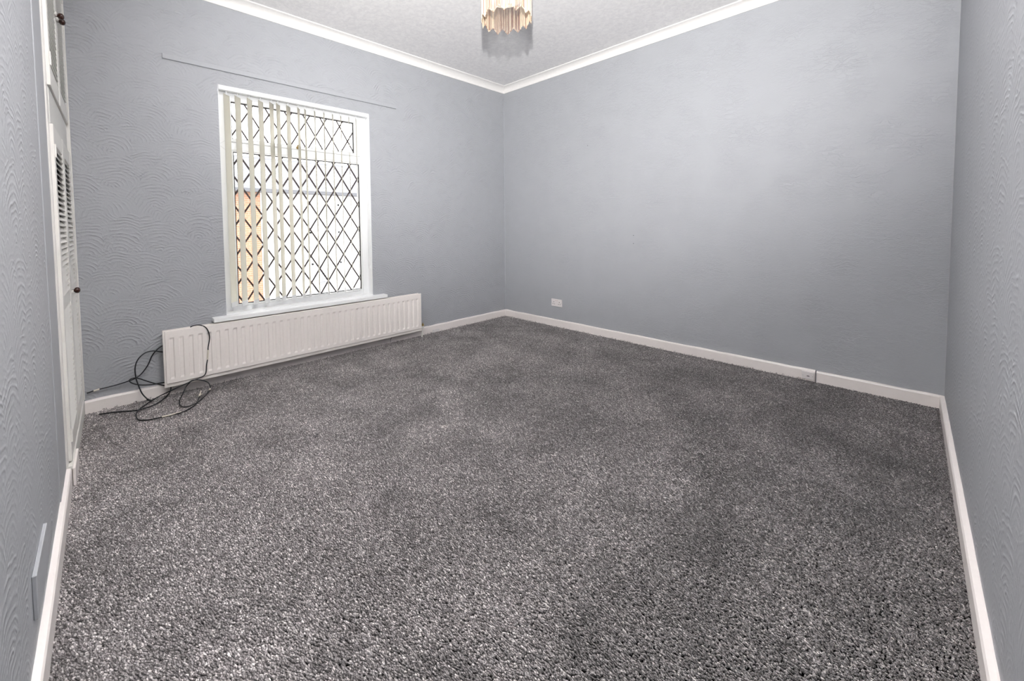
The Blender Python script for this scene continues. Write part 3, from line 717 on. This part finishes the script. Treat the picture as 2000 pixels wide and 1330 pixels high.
gr.inputs['Vertices X'].default_value = 800; gr.inputs['Vertices Y'].default_value = 740
sp_ = g.nodes.new('GeometryNodeSetPosition'); jt = g.nodes.new('FunctionNodeRandomValue'); jt.data_type = 'FLOAT_VECTOR'
jt.inputs[0].default_value = ((px0 + px1) / 2 - .0028, (py0 + py1) / 2 - .0028, -0.0100); jt.inputs[1].default_value = ((px0 + px1) / 2 + .0028, (py0 + py1) / 2 + .0028, -0.0075)
g.links.new(gr.outputs['Mesh'], sp_.inputs['Geometry']); g.links.new(jt.outputs[0], sp_.inputs['Offset'])
ip = g.nodes.new('GeometryNodeInstanceOnPoints'); oi = g.nodes.new('GeometryNodeObjectInfo'); oi.inputs['Object'].default_value = tob
rv = g.nodes.new('FunctionNodeRandomValue'); rv.data_type = 'FLOAT_VECTOR'; rv.inputs[0].default_value = (-0.28 - 0.28, -0.84 - 0.28, -0.4); rv.inputs[1].default_value = (-0.28 + 0.28, -0.84 + 0.28, 0.4)
rs = g.nodes.new('FunctionNodeRandomValue'); rs.data_type = 'FLOAT'; rs.inputs[2].default_value = 0.7; rs.inputs[3].default_value = 1.15; rs.inputs['Seed'].default_value = 5
jn = g.nodes.new('GeometryNodeJoinGeometry')
g.links.new(sp_.outputs[0], ip.inputs['Points']); g.links.new(oi.outputs['Geometry'], ip.inputs['Instance'])
g.links.new(rv.outputs[0], ip.inputs['Rotation']); g.links.new(rs.outputs[1], ip.inputs['Scale'])
g.links.new(ip.outputs[0], jn.inputs[0]); g.links.new(gi.outputs[0], jn.inputs[0]); g.links.new(jn.outputs[0], go.inputs[0])
mod = pile.modifiers.new('pile', 'NODES'); mod.node_group = g

# frayed carpet edge along the skirtings, and lint lying on the pile
rnd = random.Random(11); bm = BM()
def wisp(x, y, L, h, n):
    for _ in range(n):
        a = rnd.uniform(0, 2 * PI); dx, dy = math.cos(a) * L, math.sin(a) * L; zz = rnd.uniform(0.4, 1) * h
        v = [bm.verts.new((x, y, -0.002)), bm.verts.new((x + dx * .5 - dy * .12, y + dy * .5 + dx * .12, zz)), bm.verts.new((x + dx, y + dy, zz * rnd.uniform(.3, 1.1))), bm.verts.new((x + dx * .5 + dy * .12, y + dy * .5 - dx * .12, zz * .8))]
        bm.faces.new(v)
for i in range(520):
    s = rnd.random()
    if s < 0.45: x, y = rnd.uniform(-3.95, -0.03), -0.026
    elif s < 0.8: x, y = -0.028, rnd.uniform(-3.1, -0.03)
    else: x, y = rnd.uniform(-2.6, -0.05), YF + 0.028
    wisp(x, y, rnd.uniform(.004, .010), rnd.uniform(.004, .016), 3)
tag(obj('carpet_fraying', bm, plain('frayed_yarn', (0.16, 0.14, 0.14), 0.9)), 'frayed grey yarn ends of the carpet along the skirting', 'carpet fraying', kind='stuff')
bm = BM()
for i in range(420):
    u = rnd.random()
    x = -rnd.random() ** 1.7 * 2.6 - 0.05; y = rnd.uniform(YF + 0.05, -0.1)
    if x < -1.3 and rnd.random() < 0.6: continue
    L = rnd.uniform(.002, .008)
    for _ in range(2):
        a = rnd.uniform(0, PI); dx, dy = math.cos(a) * L, math.sin(a) * L
        v = [bm.verts.new((x - dx, y - dy, 0.002)), bm.verts.new((x - dy * .25, y + dx * .25, 0.006)), bm.verts.new((x + dx, y + dy, 0.003)), bm.verts.new((x + dy * .25, y - dx * .25, 0.005))]
        bm.faces.new(v)
bmesh.ops.translate(bm, verts=bm.verts, vec=(0, 0, 0.002))
tag(obj('carpet_lint', bm, M['lint']), 'specks of white lint scattered over the carpet', 'lint', kind='stuff')
bm = BM()
for (x, y, n, s) in ((-3.560, -0.760, 16, .035), (-3.020, -1.337, 7, .016)):
    for k in range(n): wisp(x + rnd.gauss(0, s), y + rnd.gauss(0, s * .8), rnd.uniform(.006, .014), .010, 3)
bmesh.ops.translate(bm, verts=bm.verts, vec=(0, 0, 0.003))
tag(obj('dark_fluff', bm, M['fluff']), 'small clumps of dark fluff on the carpet in front of the cable loops', 'fluff', kind='stuff')

# ------------------------------------------------------------------ outside: terraced house over the road
hs = thing('terraced_house', 'house across the street with slate roof, orange brick left part and white walls', 'house', (0, 12, -3.0))
def H(b): bmesh.ops.translate(b, verts=b.verts, vec=(0, -12, 3.0)); return b
obj('brick_wall', H(B(-9.0, 0.27, 12.0, 16.0, -3.0, 2.52)), M['brick'], hs)
obj('white_wall', H(B(0.27, 4.03, 11.97, 16.0, -3.0, 2.52)), M['render_white'], hs)
obj('brick_return', H(B(4.03, 12.0, 12.0, 16.0, -3.0, 2.52)), M['brick'], hs)
obj('gutter', H(B(-9.0, 12.0, 11.80, 11.97, 2.44, 2.58, 0.01)), M['gutter'], hs)
bm = BM(); n = 26      # slate courses as steps
for k in range(n):
    y0 = 11.86 + 2.2 * k / n; z0 = 2.56 + 1.42 * k / n
    v = [bm.verts.new(p) for p in ((-9, y0, z0 + 0.018), (12, y0, z0 + 0.018), (12, y0 + 2.2 / n + .02, z0 + 1.42 / n + 0.008), (-9, y0 + 2.2 / n + .02, z0 + 1.42 / n + 0.008))]
    bm.faces.new(v); v2 = [bm.verts.new(p) for p in ((-9, y0, z0 - 0.012), (12, y0, z0 - 0.012), (12, y0, z0 + 0.018), (-9, y0, z0 + 0.018))]; bm.faces.new(v2)
obj('roof', H(bm), M['slate'], hs)
obj('ridge', H(B(-9, 12, 14.0, 14.15, 3.93, 4.0, 0.02)), M['slate'], hs)
def hwin(x0, x1, z0, z1):
    f = obj('window', H(ring_box(x0, x1, z0, z1, 11.93, 11.99, 0.07)), M['upvc'], hs)
    obj('pane', H(B(x0 + .06, x1 - .06, 11.955, 11.965, z0 + .06, z1 - .06)), M['house_pane'], f)
    obj('mullion', H(B((x0 + x1) / 2 - .03, (x0 + x1) / 2 + .03, 11.93, 11.96, z0 + .05, z1 - .05)), M['upvc'], f)
hwin(1.95, 3.15, 0.95, 2.10)
obj('sill', H(B(1.88, 3.22, 11.86, 11.97, 0.84, 0.90)), M['render_white'], hs)
obj('lintel', H(B(1.88, 3.22, 11.93, 11.97, 2.14, 2.20)), M['render_white'], hs)
hwin(2.0, 3.2, -1.45, -0.20)
obj('sill', H(B(1.9, 3.3, 11.86, 11.97, -1.56, -1.48)), M['render_white'], hs)
for x in (0.80, 1.16): obj('vent', H(B(x, x + 0.16, 11.955, 11.975, 0.0, 0.2)), plain('pale_vent', (0.40, 0.42, 0.46), 0.6), hs)
for k in range(6): obj('railing_bar', H(cyl(BM(), (2.24 + .065 * k, 11.85, -1.06), (2.24 + .065 * k, 11.85, -0.30 - 0.05 * (k % 3)), 0.008, n=6)), M['gutter'], hs)
obj('railing_bar', H(cyl(BM(), (2.2, 11.85, -0.95), (2.6, 11.85, -0.95), 0.008, n=6)), M['gutter'], hs)
tag(obj('street_ground', B(-15, 18, 0.3, 30, -3.1, -3.0), M['street']), kind='structure')
